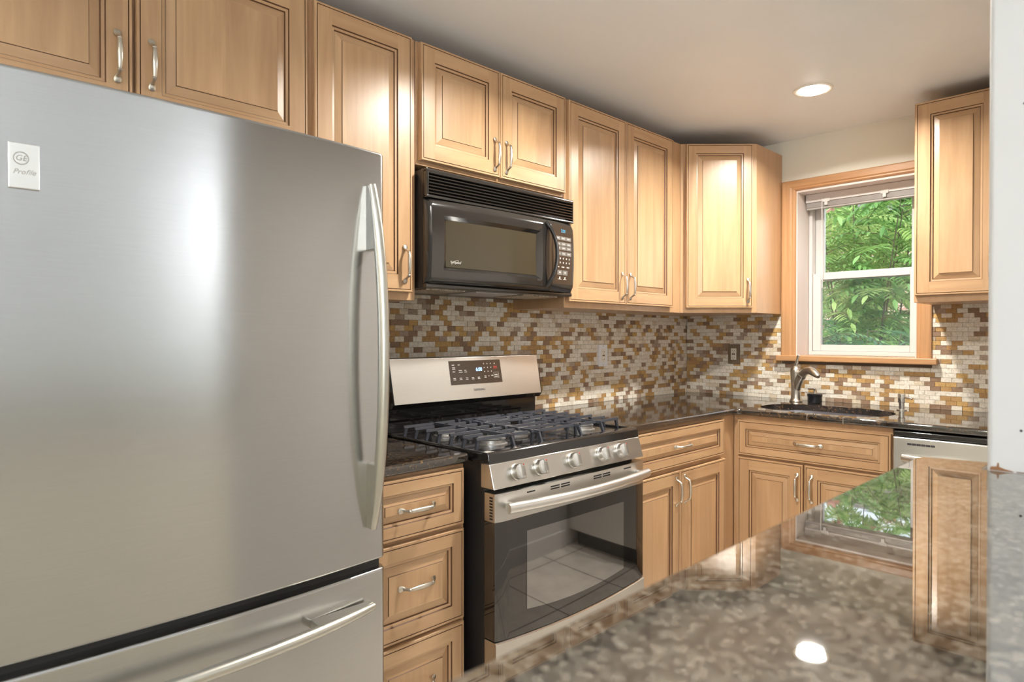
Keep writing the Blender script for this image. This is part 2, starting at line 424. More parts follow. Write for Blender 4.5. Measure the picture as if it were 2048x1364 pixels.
tiles('tile_backsplash', 'x', -2.70, -.001, .9085, 1.44, [], 'split-face travertine mosaic backsplash on the left wall behind the range')
tiles('tile_backsplash', 'y', .012, 1.952, .9085, 1.42, [(.600, 1.316, 1.118, 1.5)], 'split-face travertine mosaic backsplash around the window behind the sink')

# ------------------------------------------------------------------ cabinet kit (local frame: x along the wall, front faces -y, z up)
def pull_mesh():
    b = MB(); L = .064
    half = [(-.0640, -.0012, .0030, .0012), (-.0615, -.0026, .0072, .0024), (-.0560, -.0034, .0088, .0032), (-.0500, -.0055, .0070, .0036), (-.0455, -.0130, .0040, .0036),
            (-.0420, -.0205, .0040, .0038), (-.0385, -.0240, .0056, .0052), (-.0365, -.0246, .0058, .0056), (-.0350, -.0250, .0046, .0044), (-.0300, -.0262, .0052, .0050), (-.0150, -.0276, .0064, .0060), (0, -.0282, .0070, .0064)]
    seq = half + [(-x, y, a, c) for x, y, a, c in reversed(half[:-1])]
    b.sweep([(x, y, 0) for x, y, a, c in seq], [(c, a) for x, y, a, c in seq], 14, 0, (0, 0, 1))
    o = b.build('handle', nickel); me = o.data; bpy.data.objects.remove(o); return me
PULL = pull_mesh()
def pull(parent, x, z, vertical, y=0):
    return link('handle', PULL, parent, (x, y, z), (0, PI/2 if vertical else 0, 0))
def panel_mesh(w, h, t=.019, s=.057, mats=None):
    b = MB()
    s = min(s, .26*min(w, h))
    k = min(1, (min(w, h)/2-s)/.05)
    prof = [(0, t, 0), (0, .004, 0), (.0022, 0, 0), (.0078, 0, 0), (.0090, .0022, 2), (.0104, 0, 2), (s, 0, 'S'), (s+.0022, .0045, 2), (s+.0095*k, .0052, 0), (s+.0118*k, .0095, 2), (s+.034*k, .0036, 0), (s+.0352*k, .0012, 2), (s+.0375*k, .0012, 0)]
    def loop(i, d): return [(i, d, i), (w-i, d, i), (w-i, d, h-i), (i, d, h-i)]
    for a, c in zip(prof, prof[1:]):
        i0, d0, _ = a; i1, d1, m = c
        if m == 'S':
            e = i0; q = lambda xa, xb, za, zb, mi: b.quad((xa, 0, za), (xb, 0, za), (xb, 0, zb), (xa, 0, zb), mi)
            q(e, s, e, h-e, 0); q(w-s, w-e, e, h-e, 0); q(s, w-s, e, s, 1); q(s, w-s, h-s, h-e, 1)
            continue
        A, B = loop(i0, d0), loop(i1, d1)
        for j in range(4):
            n = (j+1) % 4; b.quad(A[j], A[n], B[n], B[j], 2 if m == 2 else (1 if j in (0, 2) else 0))
    b.quad(*loop(prof[-1][0], prof[-1][1]), 0)
    b.quad(*loop(0, t), 0)
    return b
def door(name, parent, x, z, w, h, front, hpos=None, hvert=True, s=.057):
    o = panel_mesh(w, h, s=s).build(name, [wood_v, wood_h, glaze], parent, (x, front, z), ang=25)
    if hpos: pull(o, hpos[0], hpos[1], hvert)
    return o
def cabinet(name, label, loc, rz, w, depth, h, fronts, group, toe=0, rail=.03, poly=None, z_open=None):
    """depth = face-frame plane; fronts sit .02 ahead of it"""
    r = thing(name, label, 'cabinet', loc, rz, group)
    b = MB(); y = -depth
    if toe:
        b.box(0, w, y+.07, -.004, 0, toe, 0); b.box(0, w, y, -.004, toe, h, 0)
    else:
        b.box(0, w, y, -.004, 0, h, 0, bev=.0015, seg=1)
    b.build('carcass', wood_in, r, ang=25)
    for f in fronts: door(f[0], r, f[1], f[2], f[3], f[4], y-.0195, *f[5:])
    return r
L90 = PI/2
UP = 'maple upper wall cabinets'
def upper_left(label, y0, y1, z0, z1, doors):
    return cabinet('wall_cabinet', label, (0, y0, z0), L90, y1-y0, .315, z1-z0, doors, UP)
ZT, ZB = 2.2552, 1.3753
hh = ZT-1.78
upper_left('wide two-door maple cabinet above the steel refrigerator', -3.60, -2.677, 1.78, ZT,
           [('door', .008, .022, .4505, hh-.026, (.4505-.034, .148-.022)), ('door', .4655, .022, .4505, hh-.026, (.034, .148-.022))])
upper_left('tall narrow single-door maple cabinet between refrigerator and microwave', -2.675, -2.288, ZB, ZT,
           [('door', .012, .026, .352, ZT-ZB-.030, (.352-.032, .118-.026))])
zm = 1.838
upper_left('short two-door maple cabinet directly above the black microwave', -2.284, -1.521, zm, ZT,
           [('door', .010, .014, .366, ZT-zm-.018, (.366-.028, .082)), ('door', .380, .014, .374, ZT-zm-.018, (.028, .082))])
upper_left('tall two-door maple cabinet right of the microwave, left of the corner', -1.518, -.597, ZB, ZT,
           [('door', .012, .026, .404, ZT-ZB-.030, (.404-.030, .086)), ('door', .420, .026, .404, ZT-ZB-.030, (.030, .086))])
# diagonal corner cabinet
r = thing('wall_cabinet', 'angled maple corner cabinet with one door, left of the window', 'cabinet', (0, 0, ZB), 0, UP)
b = MB(); b.prism([(.003, -.003), (.003, -.594), (.315, -.594), (.5957, -.315), (.5957, -.003)], 'z', 0, ZT-ZB, bev=.0015, seg=1); b.build('carcass', wood_in, r, ang=25)
dl = math.hypot(.5957-.315, .594-.315)
n = Vector((1, -1, 0)).normalized()*.0195
dw = dl-.05
e = Vector((.315, -.594, .026)) + n + Vector((1, 1, 0)).normalized()*.026
d = panel_mesh(dw, ZT-ZB-.030, s=.05).build('door', [wood_v, wood_h, glaze], r, e, (0, 0, PI/4), ang=25)
pull(d, dw-.026, .09, True)
# right-hand upper cabinet on the window wall
cabinet('wall_cabinet', 'maple wall cabinet right of the window, beside the white jamb', (1.3165, 0, 1.402), 0, .634, .325, .872,
        [('door', .006, .030, .302, .838, (.302-.028, .10)), ('door', .318, .030, .302, .838, (.028, .10))], UP)

# ------------------------------------------------------------------ base cabinets
BASE = 'maple base cabinets'
TOP = .8785
cabinet('base_cabinet', 'maple base cabinet with a stack of drawers, between refrigerator and range', (0, -2.705, 0), L90, .362, .632, TOP,
        [('drawer', .006, .702, .344, .166, (.172, .080), False, .040), ('drawer', .006, .424, .344, .266, (.172, .146), False, .046), ('drawer', .006, .140, .344, .274, (.172, .150), False, .046)], BASE, toe=.10)
cabinet('base_cabinet', 'maple base cabinet with one drawer over two doors, right of the range', (0, -1.562, 0), L90, .930, .632, TOP,
        [('drawer', .008, .703, .790, .164, (.416, .085), False, .040), ('door', .008, .130, .400, .553, (.400-.030, .468)), ('door', .412, .130, .396, .553, (.034, .468))], BASE, toe=.10)
sb = cabinet('base_cabinet', 'maple sink base cabinet with false drawer front under the oval sink', (.634, 0, 0), 0, .686, .632, .70,
        [('drawer_front', .026, .690, .657, .166, (.328, .083), False, .040), ('door', .026, .130, .306, .550, (.306-.024, .448)), ('door', .338, .130, .345, .550, (.032, .448))], BASE, toe=.10)
b = MB(); b.box(0, .686, -.632, -.612, .70, TOP); b.box(0, .018, -.612, -.004, .70, TOP); b.box(.668, .686, -.612, -.004, .70, TOP); b.build('face_frame', wood_in, sb, ang=25)

# ------------------------------------------------------------------ worktops
ZC = .9085
def slab(name, poly, z0, z1, m, label, cat='countertop', bev=.008, rnd_=None):
    b = MB(); b.prism(poly, 'z', z0, z1, bev=bev, seg=3); o = b.build(name, m, ang=40); return tag(o, label, cat)
slab('countertop', [(.012, -2.706), (.655, -2.706), (.655, -2.3375), (.012, -2.3375)], ZC-.029, ZC, granite_dark, 'small dark granite countertop piece between refrigerator and range')
# L-shaped counter with the oval sink cut-out (grid of strips around a superellipse)
def l_counter():
    bm = bmesh.new()
    yF, xF = -.655, .655
    cx, cy, ax, ay = .975, -.415, .287, .185
    outer = [(.012, -1.559), (xF, -1.559), (xF, yF-.035), (xF+.010, yF-.010), (xF+.035, yF), (1.950, yF), (1.950, -.012), (.012, -.012)]
    hole = []
    for k in range(64):
        a = 2*PI*k/64; c, s_ = math.cos(a), math.sin(a)
        hole.append((cx+ax*math.copysign(abs(c)**.72, c), cy+ay*math.copysign(abs(s_)**.78, s_)))
    def ring(pts, z): return [bm.verts.new((x, y, z)) for x, y in pts]
    for z in (ZC, ZC-.029):
        o = ring(outer, z); h = ring(hole, z)
        es = [bm.edges.new((o[i], o[(i+1) % len(o)])) for i in range(len(o))] + [bm.edges.new((h[i], h[(i+1) % 64])) for i in range(64)]
        bmesh.ops.triangle_fill(bm, edges=es, use_beauty=True, use_dissolve=False)
        if z == ZC: o1, h1 = o, h
        else:
            for i in range(len(o)): bm.faces.new((o1[i], o1[(i+1) % len(o)], o[(i+1) % len(o)], o[i]))
            for i in range(64): bm.faces.new((h1[i], h1[(i+1) % 64], h[(i+1) % 64], h[i]))
    bmesh.ops.recalc_face_normals(bm, faces=bm.faces[:])
    ed = [e for e in bm.edges if len(e.link_faces) == 2 and e.calc_face_angle() > .6 and not all(v in set(h1) for v in e.verts)]
    bmesh.ops.bevel(bm, geom=[e for e in ed if abs(e.verts[0].co.z-e.verts[1].co.z) < .001 and not any((v.co.xy-Vector((cx, cy))).length < .31 for v in e.verts)], offset=.009, segments=3, profile=.5, affect='EDGES')
    b = MB(); b.bm(bm); return b.build('countertop', granite_dark, ang=40), hole, (cx, cy)
lc, hole, (scx, scy) = l_counter()
tag(lc, 'L-shaped dark granite countertop from the range round to the sink', 'countertop')
# seams in the granite front edge
seam_m = simple('pale_seam', (.35, .30, .25), .5)
for x in (.985, 1.135):
    b = MB(); b.box(x-.0012, x+.0012, -.6556, -.58, ZC-.028, ZC+.0003); b.build('seam', seam_m, lc)
# sink
b = MB(); R0 = [(1.012, 0), (1.0, -.001), (.985, -.06), (.95, -.14), (.80, -.165), (.20, -.170), (.05, -.172)]
rings = [[(scx+(x-scx)*q*1.03, scy+(y-scy)*q*1.03, ZC-.0295+z) for x, y in hole] for q, z in R0]
vs_ = [v for r_ in rings for v in r_]; fs_ = []
for i in range(len(rings)-1):
    for k in range(64): fs_.append((i*64+k, i*64+(k+1) % 64, (i+1)*64+(k+1) % 64, (i+1)*64+k))
fs_.append(tuple((len(rings)-1)*64+k for k in range(64)))
b.add(vs_, fs_)
rings2 = [[(x, y, z-.004) for x, y, z in r_] for r_ in rings]
tag(b.build('sink', basin_mat, ang=50), 'oval undermount steel sink set into the dark granite by the window', 'sink')
# bar top
bar = slab('bar_countertop', [(1.868, -4.55), (2.36, -4.55), (2.36, -2.609), (1.951, -2.609), (1.951, -2.547), (1.882, -2.562), (1.872, -2.566), (1.868, -2.574)], 1.0515, 1.0904, granite_bar, 'polished brown granite bar top in the foreground, ending at the white jamb', bev=.004)

# ------------------------------------------------------------------ refrigerator
FY1, FY0 = -2.716, -3.616
fr = thing('refrigerator', 'large stainless steel bottom-freezer refrigerator on the left', 'refrigerator', (0, FY0, 0), L90)
fw = FY1-FY0
b = MB(); b.box(.004, fw-.004, -.715, -.03, .02, 1.69, bev=.006); b.box(.04, fw-.04, -.70, -.06, 0, .03)
b.build('body', simple('grey_side', (.30, .30, .30), .4), fr)
def bowed(w, z0, z1, y_edge, bow, t, rr=.016, n=40):
    """convex door: outline in x,y extruded in z, edges rounded"""
    b = MB(); pts = []
    for i in range(n+1):
        u = i/n; x = u*w
        s = 2*u-1; y = y_edge - bow*(1-s*s)
        e = min(x, w-x)
        if e < rr: y += rr-math.sqrt(max(0, rr*rr-(rr-e)**2))
        pts.append((x, y))
    xs = []
    # refine the rounded ends
    pts = []
    us = [rr/w*(1-math.cos(PI/2*k/8)) for k in range(9)]
    grid = us + [rr/w+(1-2*rr/w)*k/n for k in range(1, n)] + [1-u for u in reversed(us)]
    for u in grid:
        x = u*w; s = 2*u-1; y = y_edge - bow*(1-s*s); e = min(x, w-x)
        if e < rr: y += rr-math.sqrt(max(0, rr*rr-(rr-e)**2))
        pts.append((x, y))
    k = 6; rz = .007; rings = []
    for j in range(k+1):
        a = PI/2*j/k; rings.append((z0+rz*(1-math.sin(a)), rz*(1-math.cos(a))))
    rings = rings[::-1] if False else [(z0+rz*(1-math.cos(PI/2*j/k)), rz*(1-math.sin(PI/2*j/k))) for j in range(k+1)]
    rings += [(z0+z1-z, i) for z, i in reversed(rings)]
    vs, fs = [], []; m = len(pts)
    for z, ins in rings: vs += [(x, y+ins, z) for x, y in pts]
    for i in range(len(rings)-1):
        for q in range(m-1): fs.append((i*m+q, i*m+q+1, (i+1)*m+q+1, (i+1)*m+q))
    nb = len(vs)
    vs += [(0, y_edge+t, z0), (w, y_edge+t, z0), (0, y_edge+t, z1), (w, y_edge+t, z1)]
    last = (len(rings)-1)*m
    fs += [tuple(range(m))+(nb+1, nb), tuple(last+q for q in reversed(range(m)))+(nb+2, nb+3), (nb, nb+1, nb+3, nb+2)]
    fs += [tuple(i*m for i in range(len(rings)))+(nb+2, nb), tuple(i*m+m-1 for i in reversed(range(len(rings))))+(nb+1, nb+3)]
    b.add(vs, fs); return b
YE = -.785
ud = bowed(fw, .722, 1.694, YE, .024, .055).build('upper_door', stainless, fr, ang=40)
fd = bowed(fw, .08, .700, YE, .024, .055).build('freezer_drawer', stainless, fr, ang=40)
b = MB(); b.box(.01, fw-.01, -.77, -.71, .09, 1.68); b.build('door_gasket', black_semi, fr)
def yfront(x): s = 2*x/fw-1; return YE-.024*(1-s*s)
# tall arched door handle: outer bow and inner plate
def arch_handle(parent, name, c, half, horizontal):
    """bow handle: thick blade rising off the door toward the middle, open inside"""
    b = MB(); n = 40; pts = []; rad = []
    for i in range(n+1):
        s = -1+2*i/n; out = .012+.046*(1-abs(s)**2.2)
        pts.append((s*half, -out)); rad.append((.0145*(1-.45*abs(s)**6), .0125*(1-.3*abs(s)**6)))
    if horizontal: P3 = [(c[0]+p, c[1]+q, c[2]) for p, q in pts]
    else: P3 = [(c[0], c[1]+q, c[2]+p) for p, q in pts]
    b.sweep(P3, [(r0, r1) for r0, r1 in rad], 16, 0, (1, 0, 0) if not horizontal else (0, 0, 1))
    # solid feet at the two ends filling between bow and door
    for sg in (-1, 1):
        poly = []
        m = 14; lim = .62
        for i in range(m+1):
            s = sg*(lim+(1-lim)*i/m); poly.append((s*half, -(.012+.046*(1-abs(s)**2.2))))
        poly += [(sg*half, .004), (sg*half*lim, .004)]
        if horizontal: b.prism([(c[0]+p, c[1]+q) for p, q in poly], 'z', c[2]-.010, c[2]+.010, bev=.002, seg=1)
        else: b.prism([(c[1]+q, c[2]+p) for p, q in poly], 'x', c[0]-.010, c[0]+.010, bev=.002, seg=1)
    return b.build(name, handle_metal, parent, ang=45)
hx = fw-.047
arch_handle(ud, 'handle', (hx, yfront(hx), 1.207), .402, False)
arch_handle(fd, 'handle', (fw/2, yfront(fw/2)+.004, .628), .395, True)
# badge
bx = .196; byf = yfront(bx)
sl = math.atan2(yfront(bx+.01)-yfront(bx-.01), .02)
bd = link('badge', None, ud, (bx, byf-.0005, 1.5325), (0, 0, sl))
bpy.data.objects.remove(bd)
b = MB(); b.box(-.021, .021, -.004, 0, -.037, .037, bev=.0022); 
bdg = b.build('badge', simple('badge_silver', (.74, .73, .70), .25, 1), ud, (bx, byf-.0003, 1.5325), (0, 0, sl))
b = MB(); b.lathe([(.0105, -.0002), (.0105, -.0012), (.0092, -.0012), (.0092, -.0002)], (-.004, -.004, .012), 'y', 28, cap=False); b.build('emblem_ring', pewter, bdg)
text('emblem_lettering', 'GE', .0125, pewter, bdg, (-.004, -.0043, .012), (PI/2, 0, 0), shear=.2)
text('badge_lettering', 'Profile', .0115, pewter, bdg, (0, -.0043, -.010), (PI/2, 0, 0), shear=.35)

# ------------------------------------------------------------------ microwave
MW0, MW1 = -2.281, -1.524
mw = thing('microwave', 'black over-the-range microwave under the short maple cabinet', 'microwave', (0, MW0, 1.418), L90)
w = MW1-MW0; H = 1.818-1.418
b = MB(); b.box(0, w, -.345, -.02, 0, H, bev=.004); b.build('body', black_semi, mw)
# vent grille: louvres
b = MB(); g0, g1 = H-.098, H
b.box(0, w, -.352, -.344, g0, g1)
b.box(0, w, -.372, -.352, g1-.017, g1, bev=.006, seg=3); b.box(0, w, -.374, -.352, g0, g0+.010, bev=.004)
b.box(0, .010, -.372, -.352, g0, g1, bev=.003); b.box(w-.006, w, -.372, -.352, g0, g1, bev=.003)
nl_ = 6
for k in range(nl_):
    z = g0+.018+k*(.066/nl_)
    b.prism([(-.352, z+.003), (-.371, z-.002), (-.371, z+.0015), (-.352, z+.0075)], 'x', .010, w-.006)
b.build('vent_grille', mw_black, mw)
# door: bowed frame with bevelled opening, window recessed
dW = w*.792; dz0, dz1 = .016, g0-.004
def mw_front(x0, x1, hole, name, parent, m):
    b = MB(); nx = 28
    def yf(x, z):
        s = 2*x/w-1; sz = (z-(dz0+dz1)/2)/((dz1-dz0)/2)
        return -.374-.020*(1-s*s)-.008*(1-sz*sz)
    xs = sorted(set([x0+(x1-x0)*i/nx for i in range(nx+1)])); zs = [dz0+(dz1-dz0)*j/12 for j in range(13)]
    if hole:
        xs = sorted(set([x0+(hole[0]-x0)*i/5 for i in range(6)]+[hole[0]+(hole[1]-hole[0])*i/18 for i in range(19)]+[hole[1]+(x1-hole[1])*i/5 for i in range(6)]))
        zs = sorted(set([dz0+(hole[2]-dz0)*i/4 for i in range(5)]+[hole[2]+(hole[3]-hole[2])*i/6 for i in range(7)]+[hole[3]+(dz1-hole[3])*i/4 for i in range(5)]))
    bm = bmesh.new(); V = {}
    for i, x in enumerate(xs):
        for j, z in enumerate(zs):
            y = yf(x, z)
            ez = min(z-dz0, dz1-z); ex = min(x-x0 if x0 < .01 else 1, x1-x if x1 > w-.01 else 1)
            for ee, rr in ((ez, .010), (ex, .014)):
                if ee < rr: y += rr-math.sqrt(max(0, rr*rr-(rr-ee)**2))
            V[i, j] = bm.verts.new((x, y, z))
    inside = set()
    for i in range(len(xs)-1):
        for j in range(len(zs)-1):
            xm, zm_ = (xs[i]+xs[i+1])/2, (zs[j]+zs[j+1])/2
            if hole and hole[0] < xm < hole[1] and hole[2] < zm_ < hole[3]: continue
            bm.faces.new((V[i, j], V[i+1, j], V[i+1, j+1], V[i, j+1]))
    be = [e_ for e_ in bm.edges if len(e_.link_faces) == 1]
    if hole:
        inn = [e_ for e_ in be if all(hole[0]-1e-5 < v.co.x < hole[1]+1e-5 and hole[2]-1e-5 < v.co.z < hole[3]+1e-5 for v in e_.verts)]
        r_ = bmesh.ops.extrude_edge_only(bm, edges=inn)
        cxh, czh = (hole[0]+hole[1])/2, (hole[2]+hole[3])/2
        for v in [q for q in r_['geom'] if isinstance(q, bmesh.types.BMVert)]:
            v.co.x += math.copysign(.020, cxh-v.co.x) if abs(v.co.x-cxh) > (hole[1]-hole[0])/2-.001 else (cxh-v.co.x)*.040/(hole[1]-hole[0])
            v.co.z += math.copysign(.016, czh-v.co.z) if abs(v.co.z-czh) > (hole[3]-hole[2])/2-.001 else (czh-v.co.z)*.032/(hole[3]-hole[2])
            v.co.y += .014
        be = [e_ for e_ in be if e_ not in inn]
    r_ = bmesh.ops.extrude_edge_only(bm, edges=be)
    for v in [q for q in r_['geom'] if isinstance(q, bmesh.types.BMVert)]: v.co.y = -.346
    bmesh.ops.recalc_face_normals(bm, faces=bm.faces[:])
    b.bm(bm); return b.build(name, m, parent, ang=40), yf
hole_ = (.062, dW-.066, dz0+.044, dz1-.052)
md, yf = mw_front(.003, dW, hole_, 'door', mw, mw_black)
b = MB(); n_ = 20
xa, xb, za, zb = hole_[0]+.016, hole_[1]-.016, hole_[2]+.013, hole_[3]-.013
for i in range(n_):
    p, q = xa+(xb-xa)*i/n_, xa+(xb-xa)*(i+1)/n_
    b.quad((p, yf(p, .15)+.014, za), (q, yf(q, .15)+.014, za), (q, yf(q, .15)+.014, zb), (p, yf(p, .15)+.014, zb))
b.build('window', mw_window, md)
lx_ = xa+.034
text('logo_lettering', 'Whirlpool', .013, print_white, md, (lx_, yf(lx_, .15)+.0132, za+.018), (PI/2, 0, -.16), shear=.25)
b = MB(); b.sweep([(lx_+.004+.016*math.cos(a), yf(lx_, .15)+.0125, za+.018+.005*math.sin(a)+.010*math.cos(a)*.6) for a in [k*.28-1.2 for k in range(19)]], .0006, 6); b.build('logo_swirl', print_white, md)
# door handle: vertical bow
b = MB(); hxm = dW-.024; P_ = []; r_ = []
zc_, hl = (dz0+dz1)/2, .128
for i in range(31):
    s = -1+2*i/30; P_.append((hxm+.022*(1-s*s)-.010, yf(hxm, zc_)+.004-.040*(1-abs(s)**2.4), zc_+s*hl)); r_.append((.0085, .0065))
b.sweep(P_, r_, 12, 0, (1, 0, 0)); 
b.prism([(zc_*0+hxm-.020+.014*abs(2*k/20-1)**2, zc_-hl+2*hl*k/20) for k in range(21)]+[(hxm+.004, zc_+hl), (hxm+.004, zc_-hl)], 'y', yf(hxm, zc_)-.0015, yf(hxm, zc_)+.003)
b.build('handle', black_gloss, md)
cp, yf2 = mw_front(dW+.0025, w-.001, None, 'control_panel', mw, mw_black)
px0, px1, pz0, pz1 = dW+.006, w-.020, dz0+.030, dz1-.012
b = MB()
def ppt(x, z, d=.0006): return (x, yf2(x, z)-d, z)
for i in range(6):
    for j in range(8):
        xs_ = [px0+(px1-px0)*(i+k)/6 for k in (0, 1)]; zs_ = [pz0+(pz1-pz0)*(j+k)/8 for k in (0, 1)]
        b.quad(ppt(xs_[0], zs_[0]), ppt(xs_[1], zs_[0]), ppt(xs_[1], zs_[1]), ppt(xs_[0], zs_[1]))
kp = b.build('control_face', panel_brown, cp)
key = MB()
def kq(u0, u1, v0, v1, mi): # in panel fractions (v from the top)
    xa_, xb_ = px0+(px1-px0)*u0, px0+(px1-px0)*u1; zb_, za_ = pz1-(pz1-pz0)*v0, pz1-(pz1-pz0)*v1
    key.quad(ppt(xa_, za_, .0011+.0003*mi), ppt(xb_, za_, .0011+.0003*mi), ppt(xb_, zb_, .0011+.0003*mi), ppt(xa_, zb_, .0011+.0003*mi), mi)
for v, hgt in ((.20, .060), (.295, .060), (.365, .060), (.455, .065)):
    for c_ in range(3):
        u = .12+c_*.27; kq(u, u+.255, v, v+hgt, 0); kq(u+.06, u+.19, v+hgt*.38, v+hgt*.62, 1)
for rr_, v in enumerate((.555, .625)):
    for c_ in range(5): u = .13+c_*.155; kq(u+.03, u+.075, v, v+.028, 1)
for c_ in range(3): u = .13+c_*.26; kq(u+.02, u+.16, v+.078, v+.096, 1)
for c_ in range(2): u = .21+c_*.27; kq(u, u+.25, .765, .845, 0); kq(u+.08, u+.17, .79, .815, 1)
for c_ in range(2): u = .25+c_*.26; kq(u, u+.18, .912, .920, 1); kq(u+.06, u+.12, .875, .912, 1)
key.build('keypad', [print_grey, print_white], cp)
xm_, zm2 = (px0+px1)/2+.004, pz1-(pz1-pz0)*.105
text('clock_digits', '2:33', .017, display_teal, cp, (xm_, yf2(xm_, zm2)-.0012, zm2), (PI/2, 0, .10))
# underside: two filters and the lamp lens
for (u0, u1, nm, m_) in ((.04, .27, 'grease_filter', filter_mesh), (.34, .62, 'lamp_cover', simple('lamp_cover', (.42, .38, .36), .35)), (.66, .93, 'grease_filter', filter_mesh)):
    b = MB(); b.box(w*u0, w*u1, -.33, -.16, -.004, .001, bev=.001, seg=1); b.build(nm, m_, mw)
b = MB(); b.box(.002, w-.002, -.366, -.10, .0005, .016, bev=.004); b.build('bottom_bezel', mw_black, mw)

# ------------------------------------------------------------------ gas range
RY0, RY1 = -2.324, -1.571
rg = thing('gas_range', 'stainless and black gas range with five knobs below the microwave', 'stove', (0, RY0, 0), L90)
w = RY1-RY0
b = MB(); b.box(0.004, w-.004, -.700, -.145, .09, .880, bev=.003); b.box(.03, w-.03, -.66, -.16, 0.0, .09); b.build('body', black_semi, rg)
# cooktop tray with raised rim and front apron
b = MB(); zc = .915
b.box(0, w, -.705, -.20, .878, .9075, bev=.004); b.box(0, .012, -.705, -.20, .90, zc, bev=.003); b.box(w-.012, w, -.705, -.20, .90, zc, bev=.003)
b.prism([(-.700, .905), (-.690, zc), (-.716, zc), (-.7235, .908), (-.7275, .8815), (-.700, .8815)], 'x', 0, w, bev=.0015, seg=1)
b.box(0, w, -.225, -.145, .878, zc, bev=.003)
b.build('cooktop', black_gloss, rg)
# back guard
b = MB(); b.prism([(-.238, 1.016), (-.205, 1.1755), (-.150, 1.1755), (-.150, .915), (-.200, .915), (-.200, .996), (-.226, 1.000)], 'x', .002, w-.002, bev=.001, seg=1)
bgd = b.build('backguard', black_gloss, rg)
def slant(u, z, d):  # point on the slanted face, d ahead of it
    t = (z-1.016)/(1.1755-1.016); return (u, -.238+.033*t-d, z+d*.2)
b = MB(); b.prism([(-.2400, 1.017), (-.2395, 1.0165), (-.2075, 1.174), (-.200, 1.1775), (-.165, 1.1775), (-.165, 1.1745), (-.204, 1.1725), (-.235, 1.017)], 'x', .004, w-.004, bev=.0008, seg=1)
b.build('backguard_panel', stainless_r, bgd)
def sq(mb, u0, u1, z0, z1, d, mi=0): mb.quad(slant(u0, z0, d), slant(u1, z0, d), slant(u1, z1, d), slant(u0, z1, d), mi)
tl = math.atan2(.033, .1595)
b = MB(); c0, c1, e0, e1 = w*.352, w*.703, 1.071, 1.1605; sq(b, c0, c1, e0, e1, .0026); dp = b.build('display_panel', panel_brown, bgd, ang=0)
lgs = [MB(), MB(), MB(), MB()]; U = lambda f: c0+(c1-c0)*f; Z = lambda f: e1-(e1-e0)*f
for (u, v, ww, hgt, mi) in ((.05, .16, .045, .03, 0), (.16, .16, .04, .03, 0), (.05, .27, .055, .022, 0), (.05, .33, .055, .022, 0), (.05, .44, .045, .03, 0), (.165, .40, .06, .025, 0), (.165, .47, .07, .025, 0), (.27, .40, .04, .025, 0), (.27, .47, .05, .025, 0)) + \
        tuple((.05+.115*k, .72, .045, .025, 0) for k in range(5)) + tuple((.05+.115*k, .78, .05, .025, 0) for k in range(5)) + \
        tuple((.655+.068*c_, .14+.17*r_2, .014, .042, 0) for c_ in range(3) for r_2 in range(3)) + ((.645, .68, .04, .03, 0), (.645, .74, .04, .03, 0), (.728, .68, .014, .04, 0), (.785, .67, .04, .03, 0), (.87, .14, .016, .05, 0), (.85, .28, .07, .035, 1), (.845, .36, .08, .02, 1),
        (.855, .64, .06, .035, 0), (.855, .72, .07, .035, 0), (.84, .55, .10, .008, 0), (.84, .80, .10, .008, 0), (.84, .55, .004, .26, 0), (.936, .55, .004, .26, 0)):
    sq(lgs[(3 if v > .6 else 0) if u < .62 else 1 if u < .83 else 2], U(u), U(u+ww), Z(v+hgt), Z(v), .0030, mi)
for lg, nm in zip(lgs, ('oven_mode_legends', 'number_legends', 'start_legends', 'preset_legends')): lg.build(nm, [print_white, print_red], bgd, ang=0)
text('clock_digits', '6:00', .021, display_blue, bgd, slant(U(.555), Z(.40), .0032), (PI/2-tl, 0, 0), sx=.9)
text('maker_lettering', 'SAMSUNG', .0125, simple('faint_lettering', (.22, .21, .20), .5), bgd, slant(w*.535, 1.048, .0026), (PI/2-tl, 0, 0))
# control panel with knobs
def cpl(z): t = (z-.8105)/(.8815-.8105); return -.748+.0205*t
b = MB(); b.prism([(-.748, .8105), (-.7275, .8815), (-.690, .8815), (-.690, .8105)], 'x', 0, w, bev=.0015, seg=1)
cpn = b.build('control_panel', stainless_r, rg)
nrm = Vector((0, -(.8815-.8105), -.0205)).normalized()  # unused direction kept simple
ka = math.atan2(.0205, .071)
red = print_red
knob_metal = simple('knob_silver', (.58, .56, .53), .3, 1)
for ky in (-2.2368, -2.1367, -1.977, -1.8236, -1.7171):
    u = ky-RY0+.012; z = .8475
    k = link('knob', None, cpn); bpy.data.objects.remove(k)
    b = MB(); b.lathe([(.0255, .001), (.0255, -.006), (.0235, -.008), (.0225, -.020), (.0205, -.023), (.016, -.024)], (0, 0, 0), 'y', 36)
    b.box(-.0075, .0075, -.036, -.021, -.0225, .0225, bev=.0030)
    k = b.build('knob', knob_metal, cpn, (u, cpl(z), z), (-ka, 0, 0))
    b = MB(); b.box(-.0050, .0050, -.0366, -.0350, -.014, .014, bev=.0004, seg=1); b.build('grip_inlay', simple('grip_grey', (.30, .29, .27), .4, .8), k)
    b = MB(); b.lathe([(.0026, -.0355), (.0020, -.0368)], (.0020, 0, .0180), 'y', 12); b.build('indicator_dot', red, k)
